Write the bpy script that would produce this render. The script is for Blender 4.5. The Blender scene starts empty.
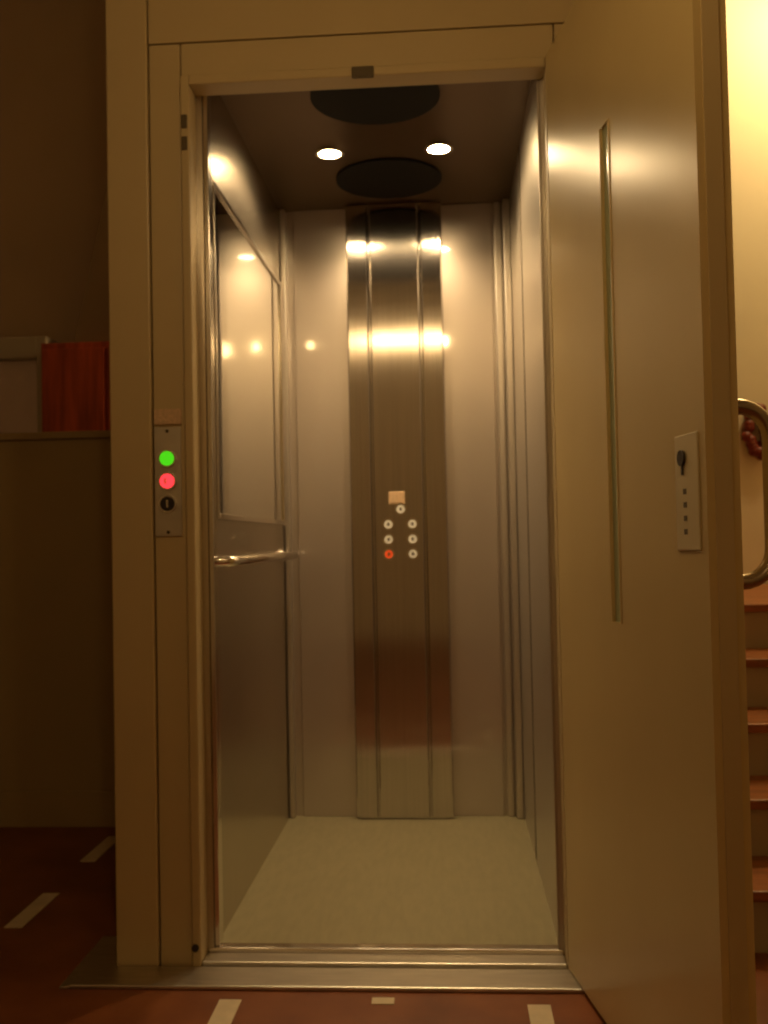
import bpy, math, random
from mathutils import Matrix, Vector
random.seed(3)
S=bpy.context.scene
S.view_settings.view_transform='Standard'
COL=S.collection

# ---------------- materials ----------------
def mat(name, col, rough=0.5, metal=0.0, emit=None, es=0, noise=0.0, nscale=(8,8,8), aniso=0.0, tan='Z', bump=0.0, trans=0.0, spec=0.5, coat=0.0, crough=.05, cior=1.5):
    m=bpy.data.materials.new(name); m.use_nodes=True
    nt=m.node_tree; b=nt.nodes['Principled BSDF']
    b.inputs['Base Color'].default_value=(*col,1)
    b.inputs['Roughness'].default_value=rough
    b.inputs['Metallic'].default_value=metal
    b.inputs['Specular IOR Level'].default_value=spec
    b.inputs['Transmission Weight'].default_value=trans
    b.inputs['Coat Weight'].default_value=coat
    b.inputs['Coat Roughness'].default_value=crough
    b.inputs['Coat IOR'].default_value=cior
    if emit:
        b.inputs['Emission Color'].default_value=(*emit,1)
        b.inputs['Emission Strength'].default_value=es
    if noise>0 or bump>0:
        tc=nt.nodes.new('ShaderNodeTexCoord'); mp=nt.nodes.new('ShaderNodeMapping')
        mp.inputs['Scale'].default_value=nscale
        n=nt.nodes.new('ShaderNodeTexNoise'); n.inputs['Scale'].default_value=1.0; n.inputs['Detail'].default_value=4
        nt.links.new(tc.outputs['Object'],mp.inputs['Vector']); nt.links.new(mp.outputs[0],n.inputs['Vector'])
        if noise>0:
            r=nt.nodes.new('ShaderNodeValToRGB')
            r.color_ramp.elements[0].position=0.3; r.color_ramp.elements[1].position=0.7
            r.color_ramp.elements[0].color=(*[c*(1-noise) for c in col],1)
            r.color_ramp.elements[1].color=(*[min(1,c*(1+noise)) for c in col],1)
            nt.links.new(n.outputs['Fac'],r.inputs[0]); nt.links.new(r.outputs[0],b.inputs['Base Color'])
        if bump>0:
            bp=nt.nodes.new('ShaderNodeBump'); bp.inputs['Strength'].default_value=bump; bp.inputs['Distance'].default_value=0.002
            nt.links.new(n.outputs['Fac'],bp.inputs['Height']); nt.links.new(bp.outputs[0],b.inputs['Normal'])
    if aniso>0:
        b.inputs['Anisotropic'].default_value=aniso
        t=nt.nodes.new('ShaderNodeTangent'); t.direction_type='RADIAL'; t.axis=tan
        nt.links.new(t.outputs[0],b.inputs['Tangent'])
    return m

M={}
M['paint']=mat('beige_paint',(.54,.42,.22),.38,noise=.04,nscale=(3,3,3))
M['paint2']=mat('beige_door_paint',(.62,.475,.22),.27,noise=.04,nscale=(3,3,2),bump=.05)
M['plate']=mat('door_plate',(.66,.56,.34),.35,.2)
M['seam']=mat('dark_seam',(.10,.07,.03),.6)
M['steel']=mat('brushed_steel',(.60,.54,.46),.26,1,noise=.06,nscale=(120,120,3),aniso=.6)
M['steelr']=mat('satin_steel',(.62,.57,.51),.32,.85,noise=.03,nscale=(60,60,2))
M['steelcol']=mat('brushed_steel_column',(.60,.56,.53),.155,1,noise=.06,nscale=(160,160,2),aniso=.9)
M['panel']=mat('satin_panel',(.54,.48,.43),.30,.7,noise=.04,nscale=(2,2,2),coat=1.0,crough=.055,cior=2.1)
M['chrome']=mat('chrome',(.80,.76,.70),.14,1)
M['darkchrome']=mat('handle_steel',(.42,.36,.28),.25,1,noise=.05)
M['alu']=mat('aluminium',(.62,.58,.50),.38,1,noise=.1,nscale=(10,80,10))
M['mirror']=mat('mirror_glass',(.90,.90,.86),.012,1)
M['cabceil']=mat('ceiling_dark_metal',(.16,.108,.062),.28,.9,noise=.05,nscale=(3,3,3))
M['black']=mat('black_disc',(.004,.003,.002),.6,spec=.15)
M['vinyl']=mat('cabin_vinyl',(.34,.305,.18),.34,noise=.07,nscale=(60,14,60))
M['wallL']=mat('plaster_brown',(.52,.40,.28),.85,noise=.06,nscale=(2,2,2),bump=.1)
M['wallShade']=mat('plaster_shade',(.28,.19,.11),.85,noise=.06,nscale=(2,2,2),bump=.1)  # darker version of the brown plaster, shade put into the colour
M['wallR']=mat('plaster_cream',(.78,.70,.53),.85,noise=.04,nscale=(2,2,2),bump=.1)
M['half']=mat('half_wall_paint',(.38,.28,.12),.6,noise=.06,nscale=(2,2,2))
M['ceil']=mat('ceiling_plaster',(.6,.52,.38),.9,noise=.03)
M['redwood']=mat('red_wood',(.46,.075,.022),.45,noise=.35,nscale=(30,30,3))
M['wood']=mat('stair_wood',(.34,.12,.04),.4,noise=.3,nscale=(4,40,40))
M['riser']=mat('stair_riser_paint',(.46,.39,.28),.6,noise=.05)
M['inlay']=mat('inlay_cream',(.72,.60,.40),.5,noise=.1,nscale=(20,20,20))
M['glass']=mat('green_glass',(.40,.46,.28),.12,0,noise=.05,spec=.8)
M['greyframe']=mat('grey_frame',(.46,.40,.30),.5,noise=.05)
M['pane']=mat('dim_pane',(.75,.62,.58),.3,0,noise=.05)
M['btnface']=mat('button_face',(.75,.72,.62),.5,emit=(1,.8,.5),es=.10)
M['btnred']=mat('button_red',(.8,.08,.02),.4,emit=(1,.12,.02),es=.25)
M['green']=mat('lamp_green',(.05,.6,.05),.4,emit=(.08,.8,.01),es=.8)
M['red']=mat('lamp_red',(.8,.05,.05),.4,emit=(1,.035,.045),es=1.9)
M['dark']=mat('dark_plastic',(.03,.02,.015),.4)
M['label']=mat('label_paper',(.66,.46,.28),.7,noise=.15,nscale=(150,150,150))
M['bulb']=mat('lamp_glow',(1,.9,.7),.5,emit=(1,.62,.26),es=44)
M['minibulb']=mat('reflection_bulb_glow',(1,.9,.7),.5,emit=(1,.66,.28),es=280)  # glow of the added bulbs that make the cabin reflections
M['spotglow']=mat('spot_glow',(1,.9,.7),.5,emit=(1,.72,.36),es=140)
M['berry']=mat('berry_red',(.16,.02,.01),.35)

def floor_mat():
    m=bpy.data.materials.new('terracotta_floor'); m.use_nodes=True; nt=m.node_tree; b=nt.nodes['Principled BSDF']
    tc=nt.nodes.new('ShaderNodeTexCoord')
    n=nt.nodes.new('ShaderNodeTexNoise'); n.inputs['Scale'].default_value=5; n.inputs['Detail'].default_value=8
    r=nt.nodes.new('ShaderNodeValToRGB'); r.color_ramp.elements[0].color=(.16,.045,.015,1); r.color_ramp.elements[1].color=(.31,.10,.03,1)
    r.color_ramp.elements[0].position=.3; r.color_ramp.elements[1].position=.7
    nt.links.new(tc.outputs['Object'],n.inputs['Vector']); nt.links.new(n.outputs['Fac'],r.inputs[0])
    nt.links.new(r.outputs[0],b.inputs['Base Color']); b.inputs['Roughness'].default_value=.42
    return m
M['floor']=floor_mat()

# ---------------- helpers ----------------
def empty(name, loc=(0,0,0), rotz=0):
    e=bpy.data.objects.new(name,None); e.location=loc; e.rotation_euler=(0,0,rotz); e.empty_display_size=.1
    COL.objects.link(e); return e
def mesh(name, verts, faces, m, parent=None, bevel=0, smooth=False):
    me=bpy.data.meshes.new(name); me.from_pydata(verts,[],faces); me.update()
    o=bpy.data.objects.new(name,me); COL.objects.link(o); me.materials.append(M[m])
    if parent: o.parent=parent
    if bevel:
        b=o.modifiers.new('bevel','BEVEL'); b.width=bevel; b.segments=2; b.limit_method='ANGLE'
    if smooth:
        for p in me.polygons: p.use_smooth=True
    return o
def box(name,x0,x1,y0,y1,z0,z1,m,parent=None,bevel=0):
    v=[(x,y,z) for x in (x0,x1) for y in (y0,y1) for z in (z0,z1)]
    f=[(0,1,3,2),(4,6,7,5),(0,4,5,1),(2,3,7,6),(0,2,6,4),(1,5,7,3)]
    return mesh(name,v,f,m,parent,bevel)
def cyl(name,c,r,h,axis,m,parent=None,seg=32,r2=None):
    r2=r if r2 is None else r2
    ax=Vector(axis).normalized(); a=ax.orthogonal().normalized(); b=ax.cross(a); c=Vector(c)
    v=[];
    for k,(rr,t) in enumerate(((r,0),(r2,h))):
        for i in range(seg):
            an=2*math.pi*i/seg; v.append(c+ax*t+a*rr*math.cos(an)+b*rr*math.sin(an))
    f=[(i,(i+1)%seg,seg+(i+1)%seg,seg+i) for i in range(seg)]
    f.append(tuple(reversed(range(seg)))); f.append(tuple(range(seg,2*seg)))
    o=mesh(name,[tuple(p) for p in v],f,m,parent)
    for p in o.data.polygons:
        if len(p.vertices)==4: p.use_smooth=True
    return o
def ring(name,c,ro,ri,h,axis,m,parent=None,seg=40):
    ax=Vector(axis).normalized(); a=ax.orthogonal().normalized(); b=ax.cross(a); c=Vector(c); v=[]
    for rr,t in ((ro,0),(ro,h),(ri,h),(ri,0)):
        for i in range(seg):
            an=2*math.pi*i/seg; v.append(tuple(c+ax*t+a*rr*math.cos(an)+b*rr*math.sin(an)))
    f=[]
    for k in range(4):
        k2=(k+1)%4
        for i in range(seg):
            j=(i+1)%seg; f.append((k*seg+i,k*seg+j,k2*seg+j,k2*seg+i))
    return mesh(name,v,f,m,parent)
def tube(name,pts,r,m,parent=None):
    cu=bpy.data.curves.new(name,'CURVE'); cu.dimensions='3D'; cu.bevel_depth=r; cu.bevel_resolution=6; cu.use_fill_caps=True
    s=cu.splines.new('POLY'); s.points.add(len(pts)-1)
    for p,q in zip(s.points,pts): p.co=(*q,1)
    o=bpy.data.objects.new(name,cu); COL.objects.link(o); cu.materials.append(M[m])
    if parent: o.parent=parent
    for s in cu.splines: s.use_smooth=True
    return o
def sphere(name,c,r,m,parent=None,n=16):
    v=[];f=[]
    v.append((c[0],c[1],c[2]+r))
    for i in range(1,n):
        th=math.pi*i/n
        for j in range(2*n):
            ph=math.pi*j/n; v.append((c[0]+r*math.sin(th)*math.cos(ph),c[1]+r*math.sin(th)*math.sin(ph),c[2]+r*math.cos(th)))
    v.append((c[0],c[1],c[2]-r)); N=2*n
    for j in range(N): f.append((0,1+j,1+(j+1)%N))
    for i in range(n-2):
        for j in range(N): f.append((1+i*N+j,1+(i+1)*N+j,1+(i+1)*N+(j+1)%N,1+i*N+(j+1)%N))
    L=len(v)-1
    for j in range(N): f.append((L,1+(n-2)*N+(j+1)%N,1+(n-2)*N+j))
    return mesh(name,v,f,m,parent,smooth=True)
def light(name,typ,loc,energy,col=(1,.60,.26),parent=None,**k):
    l=bpy.data.lights.new(name,typ); l.energy=energy; l.color=col
    for a,b in k.items(): setattr(l,a,b)
    o=bpy.data.objects.new(name,l); o.location=loc; COL.objects.link(o)
    if parent: o.parent=parent
    return o

# ---------------- room shell ----------------
H=3.8
box('floor',-3.2,2.6,-5.2,3.0,-.1,0,'floor')
box('ceiling',-3.2,2.6,-5.2,3.0,H,H+.1,'ceil')
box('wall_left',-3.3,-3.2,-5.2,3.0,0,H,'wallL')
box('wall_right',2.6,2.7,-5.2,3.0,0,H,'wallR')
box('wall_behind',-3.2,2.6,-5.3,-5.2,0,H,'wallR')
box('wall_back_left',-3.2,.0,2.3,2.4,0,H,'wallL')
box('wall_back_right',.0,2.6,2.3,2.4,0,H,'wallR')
mesh('wall_shade_wedge',[(-1.68,2.12,1.86),(-.9,2.12,1.86),(-.9,2.12,H),(-1.24,2.12,H),(-1.68,2.29,1.86),(-.9,2.29,1.86),(-.9,2.29,H),(-1.24,2.29,H)],[(0,1,2,3),(7,6,5,4),(0,3,7,4),(1,5,6,2),(3,2,6,7),(0,4,5,1)],'wallShade')  # added wedge: shape and dark colour stand in for a diagonal shadow
hw=empty('half_wall')
box('body',-3.2,-.80,1.04,1.18,0,1.31,'half',hw)
box('cap',-3.2,-.80,1.025,1.195,1.31,1.335,'half',hw,.004)
box('baseboard_left',-3.2,-.80,1.025,1.04,0,.12,'half',None,.003)
w=empty('window_1')
x0,x1,z0,z1=-2.75,-1.800,1.0,1.90
for n,a,b,c,d in (('frame_left',x0,x0+.05,z0,z1),('frame_right',x1-.045,x1,z0,z1),('frame_top',x0+.05,x1-.045,z1-.10,z1),('frame_bottom',x0+.05,x1-.045,z0,z0+.05),('mullion',-2.30,-2.26,z0+.05,z1-.10)):
    box(n,a,b,2.10,2.299,c,d,'greyframe',w,.004)
box('pane',x0+.05,x1-.045,2.14,2.15,z0+.05,z1-.10,'pane',w)
c=empty('wooden_cabinet')
box('carcass',-1.79,-.9,2.02,2.28,0,1.85,'redwood',c,.004)
for i,a in enumerate((-1.78,-1.485,-1.19)):
    box('door_panel_%d'%i,a,a+.28,2.005,2.02,.06,1.82,'redwood',c,.004)
    cyl('knob_%d'%i,(a+.25,2.005,1.1),.012,.02,(0,-1,0),'alu',c)

fi=empty('floor_inlay')
k=0
for x,iv in ((-1.10,((-.86,-.62),(-.35,-.11),(.16,.40),(.67,.92))),(-.47,((-.50,-.215),(-1.0,-.76))),(-.155,((-.228,-.20),(-.75,-.5))),(.16,((-.52,-.225),(-1.0,-.76))),(-1.73,((-.35,-.11),(.16,.40),(.67,.92)))):
    for a,b in iv:
        k+=1; box('strip_%d'%k,x-.023,x+.023,a,b,0,.002,'inlay',fi)

# ---------------- elevator shaft frame (front plane at y=-0.07) ----------------
OL,OR,OT=-.567,.236,1.985
FL,FR=-.760,.46
Y=-.07
sf=empty('elevator_shaft_frame',(0,Y,0))
box('post_left',FL,-.664,0,.09,0,H,'paint',sf,.004)
box('panel_left',-.661,OL-.022,.006,.09,0,2.085,'paint',sf,.003)
box('jamb_left',OL-.020,OL,-.004,.06,0,OT+.022,'paint',sf,.003)
box('jamb_right',OR,OR+.02,.0,.06,0,OT+.022,'paint',sf,.003)
box('panel_right',OR+.022,.36,.006,.09,0,2.085,'paint',sf,.003)
box('post_right',.364,FR,0,.09,0,H,'paint',sf,.004)
box('header_trim',OL,OR,-.004,.06,OT,OT+.022,'paint',sf,.003)
box('header_panel',OL-.020,OR+.020,.006,.09,OT+.024,2.085,'paint',sf,.003)
box('upper_panel',-.661,.36,.004,.09,2.087,2.245,'paint',sf,.002)
box('upper_panel_top',-.661,.36,.004,.09,2.248,H,'paint',sf,.002)
box('seam_backing',-.69,.38,.05,.088,2.06,H-.01,'seam',sf)
box('seam_backing_left',-.69,OL-.005,.05,.088,0,2.07,'seam',sf)
box('side_left',FL,FL+.03,.09,1.30,0,H,'paint',sf)
box('side_right',FR-.03,FR,.09,1.30,0,H,'paint',sf)
box('shaft_back',FL,FR,1.27,1.30,0,H,'paint',sf)
box('shaft_top',FL,FR,.0,1.30,H-.03,H-.001,'paint',sf)
box('door_latch',-.195,-.145,-.010,.0,OT-.006,OT+.020,'seam',sf,.003)
for i,z in enumerate((1.85,1.90)):
    box('bumper_%d'%i,OL-.018,OL-.004,-.007,-.004,z-.016,z+.016,'seam',sf,.002)
cyl('bumper_low',(OL-.012,-.004,.05),.008,.006,(0,-1,0),'dark',sf)
bp=empty('elevator_base_plate')
box('plate',-.83,.46,-.172,Y-.005,0,.010,'alu',bp,.003)
box('flange',-.85,FL-.002,-.172,.10,0,.006,'alu',bp,.002)
# ---------------- cabin ----------------
CL,CR,CF,CB,CH=-.552,.228,-.015,1.085,2.075
cb=empty('elevator_cabin')
box('cabin_floor',CL-.01,CR+.01,CF+.03,CB,.001,.022,'vinyl',cb)
box('sill',OL+.001,OR-.001,Y-.002,Y+.05,.001,.018,'alu',cb,.003)
box('sill_edge',OL+.001,OR-.001,Y+.052,Y+.084,.001,.027,'chrome',cb,.004)
box('sill_groove',OL+.002,OR-.002,Y+.049,Y+.053,.001,.016,'dark',cb)
box('wall_panel_left',CL-.02,CL,CF,CB,.02,CH,'steel',cb)
box('wall_panel_right',CR,CR+.02,CF,CB,.02,CH,'steelr',cb)
box('back_wall',CL-.02,CR+.02,CB,CB+.02,.02,CH,'panel',cb)
box('cabin_roof',CL-.02,CR+.02,CF,CB+.02,CH,CH+.03,'cabceil',cb)
box('front_post_left',CL,CL+.012,CF+.005,CF+.045,.027,CH,'chrome',cb,.003)
box('front_post_right',CR-.006,CR,CF+.005,CF+.025,.027,CH,'steelr',cb,.002)
for n,a,b in (('back_panel_a',CL+.045,-.322),('back_panel_b',-.008,.165)):
    box(n,a,b,CB-.012,CB,.022,CH,'panel',cb,.003)
box('corner_trim_a',CL+.002,CL+.020,CB-.04,CB,.022,CH,'steelr',cb,.005)
box('corner_trim_b',CR-.055,CR-.030,CB-.022,CB,.022,CH,'steelr',cb,.006)
box('corner_trim_c',CR-.026,CR-.001,CB-.05,CB,.022,CH,'steelr',cb,.006)
box('seam_a',CR-.002,CR,.60,.604,.03,CH,'seam',cb)
A,B=-.325,-.003
box('column_backing',A+.012,B-.012,CB-.038,CB-.012,.022,CH,'steelcol',cb)
wds=((A,A+.072),(A+.078,B-.078),(B-.072,B))
for i,(a,b) in enumerate(wds):
    box('column_strip_%d'%i,a,b,CB-.052,CB-.038,.026,CH-.002,'steelcol',cb,.005)
cx=-.163
for i,(yy,r) in enumerate(((.225,.165),(.81,.165))):
    cyl('ceiling_disc_%d'%i,(cx,yy,CH),r,.006,(0,0,-1),'black',cb,64)
mr=empty('wall_mirror')
y0,y1,z0,z1=.045,1.0,1.0,1.81
box('glass',CL,CL+.006,y0+.015,y1-.015,z0+.015,z1-.015,'mirror',mr)
for n,a,b,c_,d in (('frame_near',y0,y0+.015,z0,z1),('frame_far',y1-.015,y1,z0,z1),('frame_top',y0+.015,y1-.015,z1-.015,z1),('frame_bottom',y0+.015,y1-.015,z0,z0+.015)):
    box(n,CL,CL+.012,a,b,c_,d,'chrome',mr,.002)
hr=empty('handrail')
tube('rail',[(CL,.03,.9),(CL+.03,.032,.9),(CL+.042,.038,.9),(CL+.048,.055,.9),(CL+.048,.95,.9),(CL+.042,.968,.9),(CL+.03,.975,.9),(CL,.975,.9)],.0125,'chrome',hr)
for y in (.032,.973): cyl('rose_%d'%int(y*10),(CL,y,.9),.022,.008,(1,0,0),'chrome',hr)
cp=empty('control_panel'); yf=CB-.052
box('display_bezel',-.197,-.143,yf-.004,yf,1.062,1.105,'label',cp,.003)
box('display_window',-.190,-.150,yf-.0055,yf-.004,1.068,1.099,'label',cp)
def button(i,x,z,face):
    ring('button_ring_%d'%i,(x,yf,z),.020,.014,.005,(0,-1,0),'chrome',cp,32)
    cyl('button_face_%d'%i,(x,yf,z),.014,.004,(0,-1,0),face,cp,24)
    box('button_mark_%d'%i,x-.004,x+.004,yf-.0048,yf-.004,z-.005,z+.005,'seam',cp)
button(0,-.158,1.046,'btnface')
bi=1
for z in (.996,.946,.897):
    for x in (-.200,-.120):
        button(bi,x,z,'btnred' if (z<.9 and x<-.19) else 'btnface'); bi+=1
for i,(x,y) in enumerate(((cx-.158,.575),(cx+.158,.575))):
    e=empty('ceiling_spotlight')
    ring('bezel',(x,y,CH),.042,.032,.008,(0,0,-1),'chrome',e)
    cyl('lamp',(x,y,CH),.032,.004,(0,0,-1),'spotglow',e)
    light('spot_lamp','SPOT',(x,y,CH-.02),16,col=(1,.69,.36),parent=e,spot_size=math.radians(150),spot_blend=.6,shadow_soft_size=.025)
cl=empty('call_button_panel',(-.007,Y,.008))
xa,xb=-.653,-.591
xc=(xa+xb)/2
box('plate',xa,xb,.002,.006,.952,1.200,'alu',cl,.003)
box('label',xa+.002,xb+.002,.0,.006,1.206,1.240,'label',cl)
for nm,z,m_ in (('up_lamp',1.128,'green'),('busy_lamp',1.077,'red'),('key_lock',1.026,'dark')):
    ring(nm+'_ring',(xc,.002,z),.020,.0165,.006,(0,-1,0),'chrome',cl,32)
    cyl(nm,(xc,.002,z),.0165,.007,(0,-1,0),m_,cl,32)
box('key_slot',xc-.002,xc+.002,-.0065,-.0045,1.018,1.034,'chrome',cl)
box('busy_mark',xc-.006,xc-.002,-.0065,-.0045,1.071,1.083,'label',cl)
cyl('screw_a',(xc,.002,.962),.004,.002,(0,-1,0),'dark',cl,12)
cyl('screw_b',(xc,.002,1.190),.004,.002,(0,-1,0),'dark',cl,12)

# ---------------- open door ----------------
ang=math.atan2(-.9855,.1695)
dr=empty('elevator_door',(.237,Y-.012,0),ang)
q=.071
L=.834-q;T=.050; zb,zt=.014,2.005
gx0,gx1,gz0,gz1=.414-q,.467-q,.785,1.695
box('leaf_hinge_side',0,gx0,0,T,zb,zt,'paint2',dr)
box('leaf_free_side',gx1,L,0,T,zb,zt,'paint2',dr)
box('leaf_above_glass',gx0,gx1,0,T,gz1,zt,'paint2',dr)
box('leaf_below_glass',gx0,gx1,0,T,zb,gz0,'paint2',dr)
box('glass_slit',gx0,gx1,.005,T-.005,gz0,gz1,'glass',dr)
for n,a,b in (('glass_bead_a',gx0,gx0+.004),('glass_bead_b',gx1-.004,gx1)):
    box(n,a,b,-.002,.008,gz0,gz1,'paint2',dr)
box('edge_strip',L,L+.002,.012,T-.012,zb+.2,zt-.2,'paint',dr)
box('lock_plate',.729-q,.812-q,-.003,0,.917,1.090,'plate',dr,.002)
cyl('lock_cylinder',(.759-q,-.003,1.055),.012,.004,(0,-1,0),'dark',dr,24)
box('lock_tail',.756-q,.762-q,-.005,-.003,1.030,1.055,'dark',dr)
for i,z in enumerate((1.005,.985,.965,.945)):
    box('plate_text_%d'%i,.759-q,.770-q,-.0036,-.003,z-.004,z+.004,'seam',dr)
hx=.757-q
hz0,hz1=.868,1.132;o=.086;r=.05
pts=[(hx,T,hz1)]
for i in range(9):
    a=math.pi/2*i/8; pts.append((hx,T+o-r+r*math.sin(a),hz1-r+r*math.cos(a)))
for i in range(9):
    a=math.pi/2*i/8; pts.append((hx,T+o-r+r*math.cos(a),hz0+r-r*math.sin(a)))
pts.append((hx,T,hz0))
tube('pull_handle',pts,.012,'darkchrome',dr)
for i,z in enumerate((hz0,hz1)): cyl('handle_rose_%d'%i,(hx,T,z),.02,.006,(0,1,0),'darkchrome',dr)
for i,z in enumerate((.25,1.0,1.8)):
    cyl('hinge_%d'%i,(.004,T+.006,z-.05),.007,.10,(0,0,1),'alu',dr,16)

# ---------------- stairs ----------------
st=empty('staircase')
ys=[.02,.25,.48,.73,.99]
h=.143
for i,y in enumerate(ys):
    z=h*(i+1); y2=ys[i+1] if i<4 else 2.28
    box('riser_%d'%i,.50,2.0,y+.02,2.28,z-h,z-.025,'riser',st)
    box('tread_%d'%i,.50,2.0,y,y2+.03 if i<4 else 2.28,z-.025,z,'wood',st,.004)
g=empty('berry_garland')
for i in range(24):
    t=i/23; a=t*2*math.pi
    sphere('berry_%d'%i,(1.385+.04*math.cos(a)+random.uniform(-.012,.012),2.272,1.40+.10*math.sin(a)+random.uniform(-.01,.01)),.026,'berry',g,8)
ring('wreath_hoop',(1.385,2.285,1.40),.06,.045,.015,(0,1,0),'berry',g)

# ---------------- lamps ----------------
for x in (-1.2,.8):
    e=empty('added_hall_lamp')  # unseen lamp added behind the camera to light the hall
    tube('cord',[(x,-4.0,2.72),(x,-4.0,H)],.004,'dark',e)
    cyl('socket',(x,-4.0,2.66),.025,.07,(0,0,1),'dark',e)
    sphere('bulb',(x,-4.0,2.61),.055,'bulb',e)
tr=empty('added_reflection_bulbs')  # added out of view: bulbs on a made-up rail, for highlights in the cabin
ty,tz=-1.22,2.07
box('rail',-.45,.12,ty-.015,ty+.015,tz+.09,tz+.11,'alu',tr,.003)
for i,x in enumerate((-.42,.09)):
    tube('suspension_%d'%i,[(x,ty,tz+.11),(x,ty,H)],.003,'dark',tr)
for i,x in enumerate((-.325,-.01)):
    cyl('socket_%d'%i,(x,ty,tz+.018),.014,.072,(0,0,1),'alu',tr,20)
    sphere('bulb_%d'%i,(x,ty,tz),.020,'minibulb',tr,12)
wl=empty('wall_lamp')
light('wall_lamp_bulb','POINT',(1.75,1.75,3.3),56,col=(1,.71,.32),parent=wl,shadow_soft_size=.1)
box('bracket',1.72,1.78,2.0,2.30,3.40,3.44,'alu',wl,.004)
cyl('shade',(1.75,1.95,3.36),.11,.12,(0,0,1),'alu',wl,32,r2=.05)

W=bpy.data.worlds.new('world'); S.world=W; W.use_nodes=True
W.node_tree.nodes['Background'].inputs[0].default_value=(1,.6,.3,1); W.node_tree.nodes['Background'].inputs[1].default_value=.02

# ---------------- camera ----------------
a=Vector((.0653,-.0281,-1)).normalized()
b=Vector((-.022,1,0)); b=(b-a*b.dot(a)).normalized()
x=a.cross(b)
R=Matrix((( x[0],x[1],x[2]),(a[0],a[1],a[2]),(b[0],b[1],b[2])))
cam=bpy.data.cameras.new('camera'); co=bpy.data.objects.new('camera',cam); COL.objects.link(co)
cam.sensor_fit='VERTICAL'; cam.sensor_height=36; cam.lens=36*995/1024
co.matrix_world=Matrix.Translation((0,-2.27,.94))@R.to_4x4()
cam.clip_start=.05
cam.dof.use_dof=True; cam.dof.focus_distance=.85; cam.dof.aperture_fstop=12
S.camera=co
